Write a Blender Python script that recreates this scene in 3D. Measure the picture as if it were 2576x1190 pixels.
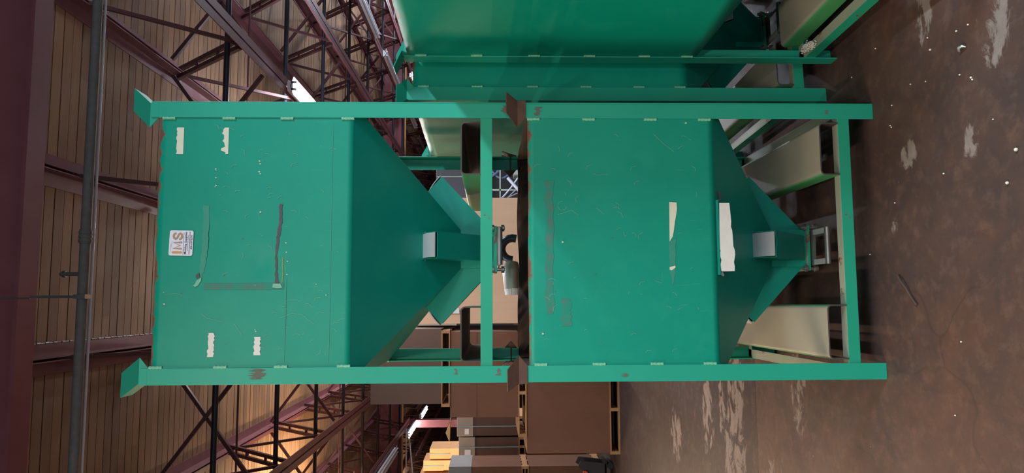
import bpy, bmesh, math, random
from mathutils import Vector, Matrix
R = math.radians
random.seed(7)
for o in list(bpy.data.objects): bpy.data.objects.remove(o)
S = bpy.context.scene
COL = S.collection

# ------------------------------------------------------------ camera, world, exposure
def setup_camera():
    f, yaw, pit, rol = 1773.84, R(5.43), R(-1.6817), R(-0.13)
    fw = Vector((math.sin(yaw)*math.cos(pit), math.cos(yaw)*math.cos(pit), math.sin(pit)))
    r = Vector((math.cos(yaw), -math.sin(yaw), 0)); u = r.cross(fw)
    r2 = r*math.cos(rol)+u*math.sin(rol); u2 = -r*math.sin(rol)+u*math.cos(rol)
    m = Matrix((-u2, r2, -fw)).transposed().to_4x4()      # phone held sideways: picture left is up
    m.translation = Vector((0.335, -3.0455, 1.7108))
    c = bpy.data.cameras.new('camera'); o = bpy.data.objects.new('camera', c); COL.objects.link(o)
    c.sensor_fit = 'HORIZONTAL'; c.sensor_width = 36; c.lens = 36*f/2576; c.clip_end = 200; c.clip_start = .05
    o.matrix_world = m; S.camera = o
setup_camera()
S.view_settings.view_transform = 'Standard'; S.view_settings.look = 'None'
S.view_settings.gamma = 1; S.view_settings.use_curve_mapping = False
S.view_settings.exposure = 0.35
w = bpy.data.worlds.new('world'); S.world = w; w.use_nodes = True
w.node_tree.nodes['Background'].inputs[0].default_value = (.62, .66, .8, 1)
w.node_tree.nodes['Background'].inputs[1].default_value = .3

COOL = (.78, .9, 1.0); WARM = (1.0, .80, .58)
def area(name, loc, energy, col, sx=.2, sy=2.4, rot=(0, 0, 0)):
    l = bpy.data.lights.new(name, 'AREA'); l.shape = 'RECTANGLE'; l.size = sx; l.size_y = sy
    l.energy = energy; l.color = col
    o = bpy.data.objects.new(name, l); COL.objects.link(o); o.location = loc; o.rotation_euler = rot
    return o
# fluorescent strips of the hall along the truss rows, and added unseen fill lights
def light_pair(x, y, e, col, up=.55, z=4.15):      # strip light down, plus an added up light that brightens the roof
    area('lamp_and_fill_light', (x, y, z), e, col)
    area('lamp_and_fill_light', (x, y, z+.06), e*up, col, rot=(math.pi, 0, 0))
light_pair(4.55, -3.2, 420, (.60, .84, 1.0), .2)
light_pair(-.3, -3.9, 75, (1, .93, .80), .5, z=4.2)
light_pair(-3.4, -2.2, 150, (1, .84, .64), .15)
area('added_front_fill', (1.5, -7.4, 1.9), 95, (.72, .86, 1), 9, 3.4, rot=(R(90), 0, 0))      # added unseen fill behind the camera, brightens the hopper undersides
light_pair(1.4, -6.2, 60, (.92, .96, 1), .5)
light_pair(-3.4, 3.2, 70, WARM, .1)
light_pair(-3.4, 9.5, 220, (1, .74, .46), 1.8)
light_pair(-6.4, 14.5, 260, (1, .74, .46), 1.6)
light_pair(4.6, 3.4, 150, COOL, .55)
area('lamp_and_fill_light', (3.02, 6.7, 4.09), 30, COOL, .07, 2.2)
for yy in (6.1, 7.4):
    l = bpy.data.lights.new('lamp_and_fill_light', 'POINT'); l.energy = 55; l.color = COOL; l.shadow_soft_size = .03
    o = bpy.data.objects.new('lamp_and_fill_light', l); COL.objects.link(o); o.location = (3.02, yy, 4.07)
area('lamp_and_fill_light', (3.02, 6.7, 4.24), 70, COOL, .07, 2.2, rot=(math.pi, 0, 0))
light_pair(1.3, 9.5, 170, (.98, .94, .88), 1.7)  # added fill hidden behind the upper bin, brightens the roof
light_pair(1.0, 14.5, 200, (.98, .94, .88), 1.8)  # added unseen fill behind the hopper for the roof further back
def point_fill(x, y, e, col, z=4.0):                # added unseen point light brightening the right-hand trusses and fixtures
    l = bpy.data.lights.new('lamp_and_fill_light', 'POINT'); l.energy = e; l.color = col; l.shadow_soft_size = .12
    o = bpy.data.objects.new('lamp_and_fill_light', l); COL.objects.link(o); o.location = (x, y, z)
point_fill(7.9, 11.0, 230, (.80, .9, 1), 2.9)
point_fill(9.0, 15.5, 260, (.80, .9, 1), 2.9)
point_fill(9.6, 13.5, 240, (.86, .9, 1))
point_fill(11.8, 21, 420, (.9, .92, 1))
point_fill(5.9, 5.2, 45, (.82, .9, 1))
light_pair(-2.4, -.4, 60, (1, .9, .76), .1)  # added fill for the left side of the nearest tall bin
light_pair(.6, 6.4, 60, (1, .9, .78), .1)
light_pair(0, 25, 250, (1, .85, .7), .8)
light_pair(-8.2, 26, 300, WARM, .8)
light_pair(13.5, 27, 300, COOL, .8)
area('lamp_and_fill_light', (.9, 2.9, 4.2), 52, (.96, .95, .98), .2, 1.2)  # added unseen fill that brightens the tan cartons

# ------------------------------------------------------------ material helpers
def C(r, g, b): # sRGB 0-255 -> linear
    f = lambda v: (v/255/12.92) if v/255 <= .04045 else ((v/255+.055)/1.055)**2.4
    return (f(r), f(g), f(b), 1)
class NT:
    def __init__(s, name):
        s.m = bpy.data.materials.new(name); s.m.use_nodes = True; s.t = s.m.node_tree
        s.b = s.t.nodes['Principled BSDF']; s.co = None
    def n(s, typ, **k):
        nd = s.t.nodes.new(typ)
        for a, v in k.items(): setattr(nd, a, v)
        return nd
    def l(s, a, b): s.t.links.new(a, b)
    def coord(s, scale=(1, 1, 1), rot=(0, 0, 0), kind='Object'):
        tc = s.n('ShaderNodeTexCoord'); mp = s.n('ShaderNodeMapping')
        s.l(tc.outputs[kind], mp.inputs[0]); mp.inputs['Scale'].default_value = scale; mp.inputs['Rotation'].default_value = rot
        return mp.outputs[0]
    def noise(s, scale=5, detail=4, rough=.55, vec=None, dist=0):
        nd = s.n('ShaderNodeTexNoise'); nd.inputs['Scale'].default_value = scale; nd.inputs['Detail'].default_value = detail
        nd.inputs['Roughness'].default_value = rough; nd.inputs['Distortion'].default_value = dist
        s.l(vec if vec is not None else s.coord(), nd.inputs['Vector']); return nd.outputs['Fac']
    def ramp(s, fac, a, b, ca=(0, 0, 0, 1), cb=(1, 1, 1, 1)):
        nd = s.n('ShaderNodeValToRGB'); e = nd.color_ramp.elements
        e[0].position = a; e[1].position = b; e[0].color = ca; e[1].color = cb
        s.l(fac, nd.inputs[0]); return nd.outputs[0]
    def mix(s, fac, a, b):
        nd = s.n('ShaderNodeMix', data_type='RGBA')
        for v, i in ((fac, 0), (a, 6), (b, 7)):
            if isinstance(v, (int, float, tuple)): nd.inputs[i].default_value = v
            else: s.l(v, nd.inputs[i])
        return nd.outputs[2]
    def math(s, op, a, b=None, c=None):
        nd = s.n('ShaderNodeMath', operation=op)
        for i, v in enumerate((a, b, c)):
            if v is None: continue
            if isinstance(v, (int, float)): nd.inputs[i].default_value = v
            else: s.l(v, nd.inputs[i])
        return nd.outputs[0]
    def sep(s, vec):
        nd = s.n('ShaderNodeSeparateXYZ'); s.l(vec, nd.inputs[0]); return nd.outputs
    def bump(s, h, st=.3, d=.01):
        nd = s.n('ShaderNodeBump'); nd.inputs['Strength'].default_value = st; nd.inputs['Distance'].default_value = d
        s.l(h, nd.inputs['Height']); s.l(nd.outputs[0], s.b.inputs['Normal'])
    def out(s, col, rough=.5, metal=0, spec=None):
        for v, k in ((col, 'Base Color'), (rough, 'Roughness'), (metal, 'Metallic')):
            if isinstance(v, (int, float, tuple)): s.b.inputs[k].default_value = v
            else: s.l(v, s.b.inputs[k])
        if spec is not None: s.b.inputs['Specular IOR Level'].default_value = spec
        return s.m

def plain(name, col, rough=.6, metal=0, var=.12, scale=12):
    t = NT(name); f = t.noise(scale, 5)
    a = tuple(c*(1-var) for c in col[:3])+(1,); b = tuple(min(1, c*(1+var)) for c in col[:3])+(1,)
    return t.out(t.mix(f, a, b), rough, metal)
def emit(name, col, st):
    t = NT(name); t.b.inputs['Base Color'].default_value = (.8, .8, .8, 1)
    t.b.inputs['Emission Color'].default_value = col+(1,); t.b.inputs['Emission Strength'].default_value = st
    return t.m

def green_paint(name, base=(0, 144, 118), light=(4, 156, 130), rim=None, dust=.0, scr=.5, rusty=.0, rough=.44):
    t = NT(name); v = t.coord()
    big = t.noise(2.2, 3, .5, v)
    col = t.mix(big, C(*base), C(*light))
    # faint smudges
    sm = t.ramp(t.noise(7, 6, .65, v), .5, .75)
    col = t.mix(t.math('MULTIPLY', sm, .16), col, C(60, 170, 130))
    # long fine scratches in two directions
    for sc, ro in (((2.2, 2.2, 70), (0, 1.1, 0)), ((60, 60, 2.5), (0, .35, 0)), ((70, 70, 4), (0, -.8, 0))):
        s1 = t.math('MULTIPLY', t.ramp(t.noise(1.9, 2, .5, t.coord(sc, ro)), .70, .75), t.ramp(t.noise(3.1, 2, .5, v), .5, .6))
        col = t.mix(t.math('MULTIPLY', s1, scr*.4), col, C(96, 164, 132))
    chips = t.ramp(t.noise(38, 3, .6, v), .735, .75)
    col = t.mix(t.math('MULTIPLY', chips, .7), col, C(96, 84, 76))
    if dust:
        geo = t.n('ShaderNodeNewGeometry'); nz = t.sep(geo.outputs['Normal'])[2]
        dn = t.math('MULTIPLY', t.ramp(nz, .55, .9), t.ramp(t.noise(3, 5, .6, v), .0, .4))
        col = t.mix(t.math('MULTIPLY', dn, dust), col, C(158, 150, 134))
    rr = rough
    if rim is not None or rusty:
        z = t.sep(v)[2]; n = t.noise(9, 6, .65, v)
        fac = None
        if rim is not None:
            k = t.math('MULTIPLY', t.math('SUBTRACT', z, rim-.06), 1/.06)
            fac = t.ramp(t.math('ADD', k, t.math('MULTIPLY', t.math('SUBTRACT', n, .5), 1.5)), .80, 1.0)
        if rusty:
            f2 = t.ramp(n, .62-rusty*.2, .66-rusty*.2)
            fac = f2 if fac is None else t.math('MAXIMUM', fac, f2)
        rc = t.mix(t.noise(25, 4, .6, v), C(88, 58, 50), C(150, 100, 80))
        col = t.mix(fac, col, rc)
    t.bump(t.math('ADD', t.math('MULTIPLY', t.noise(1.7, 2, .5, v), 1.0), t.math('MULTIPLY', t.noise(160, 2, .5, v), .02)), .35, .03)
    return t.out(col, rr, 0, .35)

GREEN = green_paint('green_paint')
GREEN_POST = green_paint('green_post_paint', (30, 158, 130), (44, 170, 142), scr=.35)
GREEN_CONE = green_paint('green_hopper_paint', (0, 138, 122), (10, 152, 132), scr=.35)
GREEN_BAR = green_paint('green_bar_paint', (30, 156, 122), (44, 168, 134), rusty=-.02, dust=.9)
GREEN_CHANNEL = green_paint('green_channel_paint', (60, 140, 84), (80, 158, 98), dust=1.0)
GREEN_CHUTE = green_paint('green_chute_paint', (4, 138, 120), (14, 150, 130), scr=.25)
WELD = plain('weld_bead_paint', C(128, 196, 160), .5, 0, .3, 90)
RUST = (lambda t: t.out(t.mix(t.noise(14, 6, .6), C(64, 48, 46), C(128, 88, 70)), .75, .2))(NT('bare_rusty_steel'))
DARKRUST = (lambda t: t.out(t.mix(t.noise(7, 6, .65), C(40, 32, 32), C(110, 82, 70)), .8, .1))(NT('dark_rusted_steel'))
CHANIN = plain('channel_inside', C(74, 66, 60), .7, 0, .3, 8)
ZINC = plain('brushed_zinc', C(190, 188, 190), .4, .25, .12, 20)
STEEL = plain('galvanised_steel', C(150, 148, 146), .38, .7, .25, 14)
BOLT = plain('zinc_bolt', C(205, 205, 200), .35, .6)
PAPER = (lambda t: t.out(t.mix(t.noise(30, 6, .7), C(226, 216, 206), C(246, 240, 232)), .85))(NT('torn_paper'))
PAPER_WARM = (lambda t: t.out(t.mix(t.noise(30, 6, .7), C(222, 212, 186), C(244, 236, 212)), .85))(NT('aged_label_paper'))
WHITE = plain('white_enamel', C(226, 228, 236), .35, 0, .03)
BLACK = plain('black_plastic', C(26, 26, 30), .5, 0, .3)
DARK = plain('dark_grey_metal', C(52, 52, 58), .5, .2, .2)
PRIMER = (lambda t: t.out(t.mix(t.noise(5, 5, .6), C(104, 58, 66), C(138, 88, 96)), .5, .0))(NT('red_oxide_primer'))
PRIMER_DARK = (lambda t: t.out(t.mix(t.noise(5, 5, .6), C(70, 40, 44), C(98, 60, 64)), .5, .1))(NT('dark_red_primer'))
GIRDERM = (lambda t: t.out(t.mix(t.noise(3, 5, .6), C(124, 62, 66), C(150, 92, 100)), .6, 0))(NT('girder_primer'))
PIPE_BLACK = plain('black_pipe_steel', C(44, 46, 56), .4, .4, .2)
PIPE_GREY = (lambda t: t.out(t.mix(t.noise(22, 6, .7), C(96, 92, 92), C(140, 136, 132)), .75, .1))(NT('dull_grey_pipe'))
TUBE_COOL = emit('lit_tube_cool', (.85, .93, 1.0), 38)
TUBE_WARM = emit('lit_tube_warm', (1.0, .93, .80), 38)
ALU = plain('white_fixture', C(244, 246, 252), .4, 0, .02)

def wood_mat(name, a, b, dark, scale=(1.2, 22, 22)):
    t = NT(name); oi = t.n('ShaderNodeObjectInfo'); tc = t.n('ShaderNodeTexCoord')
    mp = t.n('ShaderNodeMapping'); mp.inputs['Scale'].default_value = scale
    ad = t.n('ShaderNodeVectorMath', operation='ADD'); t.l(tc.outputs['Object'], ad.inputs[0])
    cx = t.n('ShaderNodeCombineXYZ'); t.l(t.math('MULTIPLY', oi.outputs['Random'], 57.), cx.inputs[0]); t.l(cx.outputs[0], ad.inputs[1])
    t.l(ad.outputs[0], mp.inputs[0])
    g = t.noise(1.2, 6, .6, mp.outputs[0], .6)
    col = t.mix(g, C(*a), C(*b))
    # each roof board changes tone along its length where boards are butted
    pm = t.n('ShaderNodeMapping'); pm.inputs['Scale'].default_value = (.35, .01, .01); t.l(ad.outputs[0], pm.inputs[0])
    st = t.n('ShaderNodeTexVoronoi', voronoi_dimensions='3D'); st.inputs['Scale'].default_value = 1.0; t.l(pm.outputs[0], st.inputs['Vector'])
    sx = t.sep(st.outputs['Color'])[0]
    col = t.mix(t.math('MULTIPLY', sx, .45), col, C(*dark))
    col = t.mix(t.math('MULTIPLY', oi.outputs['Random'], .30), col, C(*dark))
    km = t.n('ShaderNodeMapping'); km.inputs['Scale'].default_value = (5, 14, 14); t.l(ad.outputs[0], km.inputs[0])
    kn = t.ramp(t.noise(1.5, 2, .5, km.outputs[0]), .72, .76)
    col = t.mix(t.math('MULTIPLY', kn, .6), col, C(*(int(x*.55) for x in dark)))
    return t.out(col, .75)
PLANK = wood_mat('roof_board_wood', (136, 102, 78), (174, 134, 98), (82, 62, 50))
PALLETW = wood_mat('pallet_wood', (150, 112, 78), (188, 150, 108), (110, 80, 56), (2, 12, 12))

def cardboard(name, a, b, flute=140):
    t = NT(name); v = t.coord()
    n = t.noise(3, 5, .6, v); col = t.mix(n, C(*a), C(*b))
    fl = t.noise(1, 2, .5, t.coord((flute, flute, 1.5)))
    col = t.mix(t.math('MULTIPLY', fl, .25), col, C(*(int(x*.8) for x in a)))
    return t.out(col, .85)
CARD = cardboard('brown_cardboard', (100, 68, 54), (118, 84, 66))
CARD_TAN = cardboard('tan_cardboard', (222, 172, 142), (234, 188, 160), 40)
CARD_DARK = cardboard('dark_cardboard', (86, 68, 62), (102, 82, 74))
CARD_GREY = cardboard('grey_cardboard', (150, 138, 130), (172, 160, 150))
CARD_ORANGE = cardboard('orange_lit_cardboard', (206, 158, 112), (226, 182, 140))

# ------------------------------------------------------------ mesh builder
class MB:
    def __init__(s): s.v = []; s.f = []; s.sm = []
    def quad_mesh(s, vs, fs, smooth=False):
        o = len(s.v); s.v += [tuple(p) for p in vs]; s.f += [tuple(i+o for i in f) for f in fs]; s.sm += [smooth]*len(fs)
    def box(s, a, b):
        x0, y0, z0 = a; x1, y1, z1 = b
        s.quad_mesh([(x0, y0, z0), (x1, y0, z0), (x1, y1, z0), (x0, y1, z0), (x0, y0, z1), (x1, y0, z1), (x1, y1, z1), (x0, y1, z1)],
                    [(0, 3, 2, 1), (4, 5, 6, 7), (0, 1, 5, 4), (1, 2, 6, 5), (2, 3, 7, 6), (3, 0, 4, 7)])
    def prism(s, pts, d):      # closed polygon pts (3D), extruded by vector d
        n = len(pts); d = Vector(d); P = [Vector(p) for p in pts]
        s.quad_mesh(P+[p+d for p in P], [tuple(range(n-1, -1, -1)), tuple(range(n, 2*n))]+[(i, (i+1) % n, (i+1) % n+n, i+n) for i in range(n)])
    def bar(s, p, q, w, h, up=(0, 0, 1)):
        p, q = Vector(p), Vector(q); d = (q-p).normalized(); up = Vector(up)
        if abs(d.dot(up)) > .97: up = Vector((0, 1, 0))
        a = d.cross(up).normalized()*w/2; b = a.cross(d).normalized()*h/2
        s.quad_mesh([p-a-b, p+a-b, p+a+b, p-a+b, q-a-b, q+a-b, q+a+b, q-a+b],
                    [(0, 3, 2, 1), (4, 5, 6, 7), (0, 1, 5, 4), (1, 2, 6, 5), (2, 3, 7, 6), (3, 0, 4, 7)])
    def tube(s, pts, r, n=12, cap=True):
        pts = [Vector(p) for p in pts]; rs = r if isinstance(r, (list, tuple)) else [r]*len(pts)
        o = []; ref = None
        for i, p in enumerate(pts):
            d = (pts[min(i+1, len(pts)-1)]-pts[max(i-1, 0)]).normalized()
            if ref is None: ref = d.orthogonal().normalized()
            ref = (ref-d*ref.dot(d)).normalized(); b = d.cross(ref)
            o.append([p+(ref*math.cos(2*math.pi*k/n)+b*math.sin(2*math.pi*k/n))*rs[i] for k in range(n)])
        vs = [q for ring in o for q in ring]; fs = []
        for i in range(len(pts)-1):
            for k in range(n): fs.append((i*n+k, i*n+(k+1) % n, (i+1)*n+(k+1) % n, (i+1)*n+k))
        s.quad_mesh(vs, fs, True)
        if cap: s.quad_mesh(o[0], [tuple(range(n-1, -1, -1))]); s.quad_mesh(o[-1], [tuple(range(n))])
    def build(s, name, mat, parent=None, loc=None, bevel=0, rot=None, recalc=True):
        me = bpy.data.meshes.new(name); me.from_pydata(s.v, [], s.f)
        me.polygons.foreach_set('use_smooth', s.sm); me.materials.append(mat)
        if recalc:
            bm = bmesh.new(); bm.from_mesh(me); bmesh.ops.recalc_face_normals(bm, faces=bm.faces); bm.to_mesh(me); bm.free()
        me.update()
        return link(name, me, parent, loc, bevel, rot)
def link(name, me, parent=None, loc=None, bevel=0, rot=None):
    o = bpy.data.objects.new(name, me); COL.objects.link(o)
    if parent is not None: o.parent = parent
    if loc is not None: o.location = loc
    if rot is not None: o.rotation_euler = rot
    if bevel:
        m = o.modifiers.new('bevel', 'BEVEL'); m.width = bevel; m.segments = 2; m.limit_method = 'ANGLE'; m.angle_limit = R(40)
    return o
def tag(o, label, cat, group=None):
    o['label'] = label; o['category'] = cat
    if group: o['group'] = group
    return o
def empty(name, loc, rz=0):
    o = bpy.data.objects.new(name, None); COL.objects.link(o); o.location = loc; o.rotation_euler = (0, 0, rz); o.empty_display_size = .1
    return o
def thing(name, loc, label, cat, group=None, rz=0): return tag(empty(name, loc, rz), label, cat, group)
def struct(o): o['kind'] = 'structure'; return o
def boxo(name, a, b, mat, parent=None, bevel=0, loc=None, rot=None):
    m = MB(); m.box(a, b); return m.build(name, mat, parent, loc, bevel, rot)
def sphere_mb(m, c, r, n=8, k=5, sc=(1, 1, 1)):
    vs = []; fs = []
    for i in range(k+1):
        t = math.pi*i/k
        for j in range(n):
            a = 2*math.pi*j/n; vs.append((c[0]+sc[0]*r*math.sin(t)*math.cos(a), c[1]+sc[1]*r*math.sin(t)*math.sin(a), c[2]+sc[2]*r*math.cos(t)))
    for i in range(k):
        for j in range(n): fs.append((i*n+j, (i+1)*n+j, (i+1)*n+(j+1) % n, i*n+(j+1) % n))
    m.quad_mesh(vs, fs, True)

# ------------------------------------------------------------ room
def floor_material():
    t = NT('worn_sealed_concrete'); v = t.coord()
    n1 = t.noise(.9, 6, .6, v); n2 = t.noise(3.5, 7, .65, v, .4); n3 = t.noise(14, 6, .7, v)
    col = t.mix(t.ramp(n1, .35, .68), C(76, 62, 60), C(96, 66, 54))
    far_floor = t.math('GREATER_THAN', t.sep(v)[1], 1.57)
    col = t.mix(t.math('MULTIPLY', far_floor, .85), col, C(50, 45, 46))  # floor is mixed darker beyond the joint
    col = t.mix(t.math('MULTIPLY', t.ramp(n2, .38, .62), .65), col, C(64, 54, 54))
    col = t.mix(t.math('MULTIPLY', t.ramp(n3, .5, .75), .3), col, C(138, 104, 86))
    x, y, z = t.sep(v)
    def blob(cx, cy, rx, ry, ang=0):
        c, s = math.cos(ang), math.sin(ang)
        dx = t.math('SUBTRACT', x, cx); dy = t.math('SUBTRACT', y, cy)
        u = t.math('ADD', t.math('MULTIPLY', dx, c/rx), t.math('MULTIPLY', dy, s/rx))
        w = t.math('ADD', t.math('MULTIPLY', dx, -s/ry), t.math('MULTIPLY', dy, c/ry))
        d = t.math('ADD', t.math('MULTIPLY', u, u), t.math('MULTIPLY', w, w))
        return t.math('MAXIMUM', t.math('SUBTRACT', 1, d), 0)
    tot = None
    for b in ((-.32, 1.95, .55, .30), (-.75, 2.0, .42, .42), (-.45, 2.25, .3, .12), (-.18, .9, .32, .15), (-.9, 1.2, .45, .5, .4), (-.55, 2.6, .5, .2), (-1.3, 1.0, .4, .5),
              (-1.1, .1, .3, .8, .5), (1.27, -.78, .20, .13), (.93, -.25, .09, .08), (.66, -.12, .06, .05), (.9, -.62, .09, .07),
              (-.35, -.75, .15, .12), (-.9, 3.6, .35, .3), (1.5, -.4, .2, .12)):
        q = blob(*b); tot = q if tot is None else t.math('MAXIMUM', tot, q)
    pn = t.noise(5.5, 7, .68, t.coord((1, 1.5, 1)), .8)
    patch = t.ramp(t.math('MULTIPLY', t.math('POWER', tot, .35), pn), .43, .49)
    pc = t.mix(t.noise(22, 5, .7, v), C(108, 92, 86), C(158, 142, 132))
    col = t.mix(t.math('MULTIPLY', patch, .85), col, pc)
    # scattered small pale flecks and dark drag marks
    fl = t.ramp(t.noise(26, 3, .5, v), .74, .77); col = t.mix(t.math('MULTIPLY', fl, .5), col, C(170, 146, 128))
    dk = t.ramp(t.noise(1.3, 6, .6, t.coord((6, .7, 1), (0, 0, .5))), .60, .72)
    col = t.mix(t.math('MULTIPLY', dk, .45), col, C(58, 46, 46))
    # control joints (saw cuts) and fine cracks
    vor = t.n('ShaderNodeTexVoronoi', feature='DISTANCE_TO_EDGE'); vor.inputs['Scale'].default_value = .9
    dv = t.n('ShaderNodeVectorMath', operation='ADD'); nn = t.n('ShaderNodeTexNoise'); nn.inputs['Scale'].default_value = 3; t.l(v, nn.inputs['Vector'])
    sc = t.n('ShaderNodeVectorMath', operation='SCALE'); sc.inputs['Scale'].default_value = .35; t.l(nn.outputs['Color'], sc.inputs[0])
    t.l(v, dv.inputs[0]); t.l(sc.outputs[0], dv.inputs[1]); t.l(dv.outputs[0], vor.inputs['Vector'])
    ck = t.ramp(vor.outputs['Distance'], .002, .006, (1, 1, 1, 1), (0, 0, 0, 1))
    ck = t.math('MULTIPLY', ck, t.ramp(t.noise(1.1, 2, .5, v), .48, .56))
    col = t.mix(t.math('MULTIPLY', ck, .32), col, C(50, 40, 38))
    yj = t.math('ABSOLUTE', t.math('SUBTRACT', t.math('ADD', y, t.math('MULTIPLY', n3, .025)), 1.57))
    j = t.math('LESS_THAN', yj, .009); col = t.mix(t.math('MULTIPLY', j, .8), col, C(44, 36, 34))
    t.bump(t.math('ADD', t.math('MULTIPLY', n3, .4), t.math('MULTIPLY', patch, -.25)), .35, .01)
    rg = t.math('ADD', t.math('MULTIPLY', n2, .35), .34)
    rg = t.math('ADD', rg, t.math('MULTIPLY', patch, .25))
    return t.out(col, rg, 0, .15)
struct(boxo('floor', (-14, -8, -.1), (16, 41, 0), floor_material()))
ceil = struct(boxo('ceiling', (-14, -8, 5.45), (16, 41, 5.6), plain('roof_deck_back', C(14, 10, 10), .95)))
pm = MB(); pm.box((-13.9, 0, 0), (15.9, .125, .045)); pme = pm.build('plank', PLANK, ceil, (0, 1.2, 5.405)).data
for k in range(1, 288):
    link('plank', pme, ceil, (random.uniform(-.02, .02), 1.2+k*.137, 5.405+random.uniform(-.003, .003)))
WALL = plain('dusty_brown_wall', C(74, 58, 54), .9, 0, .25, 2)
struct(boxo('wall_back', (-14, 41, 0), (16, 41.2, 5.6), WALL))
struct(boxo('wall_left', (-14.2, -8, 0), (-14, 41, 5.6), WALL))
struct(boxo('wall_right', (16, -8, 0), (16.2, 41, 5.6), WALL))
struct(boxo('wall_front', (-14, -8.2, 0), (16, -8, 5.6), WALL))

# roof girders (I sections across the hall)
def girder(y, label, z0=4.6, z1=5.33):
    t = thing('steel_girder', (0, y, z0), label, 'beam')
    h = z1-z0
    boxo('bottom_flange', (-13.9, -.09, 0), (15.9, .09, .022), GIRDERM, t); boxo('top_flange', (-13.9, -.09, h-.022), (15.9, .09, h), GIRDERM, t)
    boxo('web', (-13.9, -.007, .022), (15.9, .007, h-.022), GIRDERM, t)
    return t
girder(1.45, 'heavy dark red roof girder overhead, nearest the camera')
girder(20.3, 'far red roof girder crossing behind the row of fixtures')
for gx in (-3.5, 9.0):
    t = thing('steel_column', (gx, 20.3, 0), 'red steel column under far girder, '+('left beside the lit lamps' if gx < 0 else 'to the right behind the tall bins'), 'column')
    boxo('flange', (-.12, -.14, .02), (.12, -.12, 4.6), GIRDERM, t); boxo('flange', (-.12, .12, .02), (.12, .14, 4.6), GIRDERM, t)
    boxo('web', (-.008, -.12, .02), (.008, .12, 4.6), GIRDERM, t); boxo('base_plate', (-.2, -.2, 0), (.2, .2, .02), GIRDERM, t)

# open-web roof trusses running along the hall
def angle_pair(m, x, y0, y1, z, leg, up):       # two angles back to back with a slot between
    for s in (-1, 1):
        a = x+s*.011; b = a+s*leg
        m.box((min(a, b), y0, z), (max(a, b), y1, z+.009))
        c = a+s*.009
        if up: m.box((min(a, c), y0, z+.009), (max(a, c), y1, z+leg*.9))
        else: m.box((min(a, c), y0, z-leg*.9), (max(a, c), y1, z))
def truss(x, y0, y1, label, first_node):
    t = thing('roof_truss', (x, y0, 4.2), label, 'truss', None)
    L = y1-y0; zt, zb = 1.195, .03
    m = MB(); angle_pair(m, 0, 0, L, zt, .125, False); m.build('top_chord', PRIMER, t)
    m = MB(); angle_pair(m, 0, 1.0, L-1.0, zb, .088, True); m.build('bottom_chord', PRIMER, t)
    m = MB()
    yb = first_node-y0; k = 0; seq = []
    while yb < L+1:
        if yb > .9: seq.append(yb)
        yb += 2.02
    for yb in seq:
        if yb > L-1.0: continue
        yt0 = max(.1, yb-1.01); yt1 = min(L-.1, yb+1.01)
        for yt, dbl in ((yt0, False), (yt1, True)):
            m = MB()
            if dbl:
                for s in (-.045, .045): m.bar((s, yb, zb+.06), (s, yt, zt-.03), .045, .045, (1, 0, 0))
                for q in (.33, .66): m.bar((-.034, yb+(yt-yb)*q, zb+.06+(zt-zb-.09)*q), (.034, yb+(yt-yb)*q, zb+.06+(zt-zb-.09)*q), .03, .03)
            else: m.bar((0, yb, zb+.06), (0, yt, zt-.03), .035, .035, (1, 0, 0))
            m.build('web_bar', PRIMER_DARK, t)
        boxo('gusset_plate', (-.005, yb-.09, zb+.01), (.005, yb+.09, zb+.14), PRIMER_DARK, t)
    return t
TX = [-6.35, -4.79, -3.22, -1.66, -.10, 1.46, 3.02, 4.58, 6.14, 7.7, 9.26, 10.8]
where = ['outermost on the left', 'second from the left', 'near the left lamp row', 'at the picture bottom', 'behind the upper bin lower corner',
         'behind the upper bin top centre', 'above the nearest lit lamp', 'just right of the lit lamp', 'with the unlit white fixtures',
         'near the small far lamp', 'behind the tall bins', 'outermost on the right']
for x, wl in zip(TX, where):
    truss(x, 1.56, 20.2, 'dark red roof truss in the near bay, '+wl, 4.07)
    truss(x, 20.42, 40.9, 'roof truss beyond the far girder, '+wl, 22.4)
# cross bracing between neighbouring trusses
BY = [4.85, 8.85, 12.9, 16.9]
ords = ['first', 'second', 'third', 'fourth', 'fifth', 'sixth', 'seventh', 'eighth', 'ninth', 'tenth', 'eleventh']
bn = ['nearest', 'second', 'third', 'farthest']
for i in range(len(TX)-1):
    xa, xb = TX[i], TX[i+1]
    for yy, nm in zip(BY, bn):
        t = thing('cross_brace', ((xa+xb)/2, yy, 4.28), 'crossed steel brace rods, %s brace row, %s truss gap from the left' % (nm, ords[i]), 'brace', 'cross braces between the roof trusses')
        h = (xb-xa)/2
        for s in (-1, 1):
            m = MB(); m.bar((s*(h-.09), s*.02, 1.04), (-s*(h-.09), s*.02, .02), .04, .04, (0, 1, 0)); m.build('brace_rod', PRIMER_DARK, t)
# black pipes threaded through the trusses
for k in range(8):
    y = 4.07+2.02*k
    m = MB(); m.tube([(-13.8, y, 4.42), (15.8, y, 4.42)], .029, 12)
    tag(m.build('steel_pipe', PIPE_BLACK), 'black pipe crossing through the roof trusses, %s beyond the near girder' % ords[k], 'pipe')
for k, y in enumerate((6.36, 12.6, 17.9)):
    m = MB(); m.tube([(-13.8, y, 5.0), (15.8, y, 5.0)], .014, 8)
    tag(m.build('conduit', PRIMER_DARK), 'thin brown rod crossing between the truss chords, %s' % ('nearest', 'middle', 'farthest')[k], 'rod')
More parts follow.
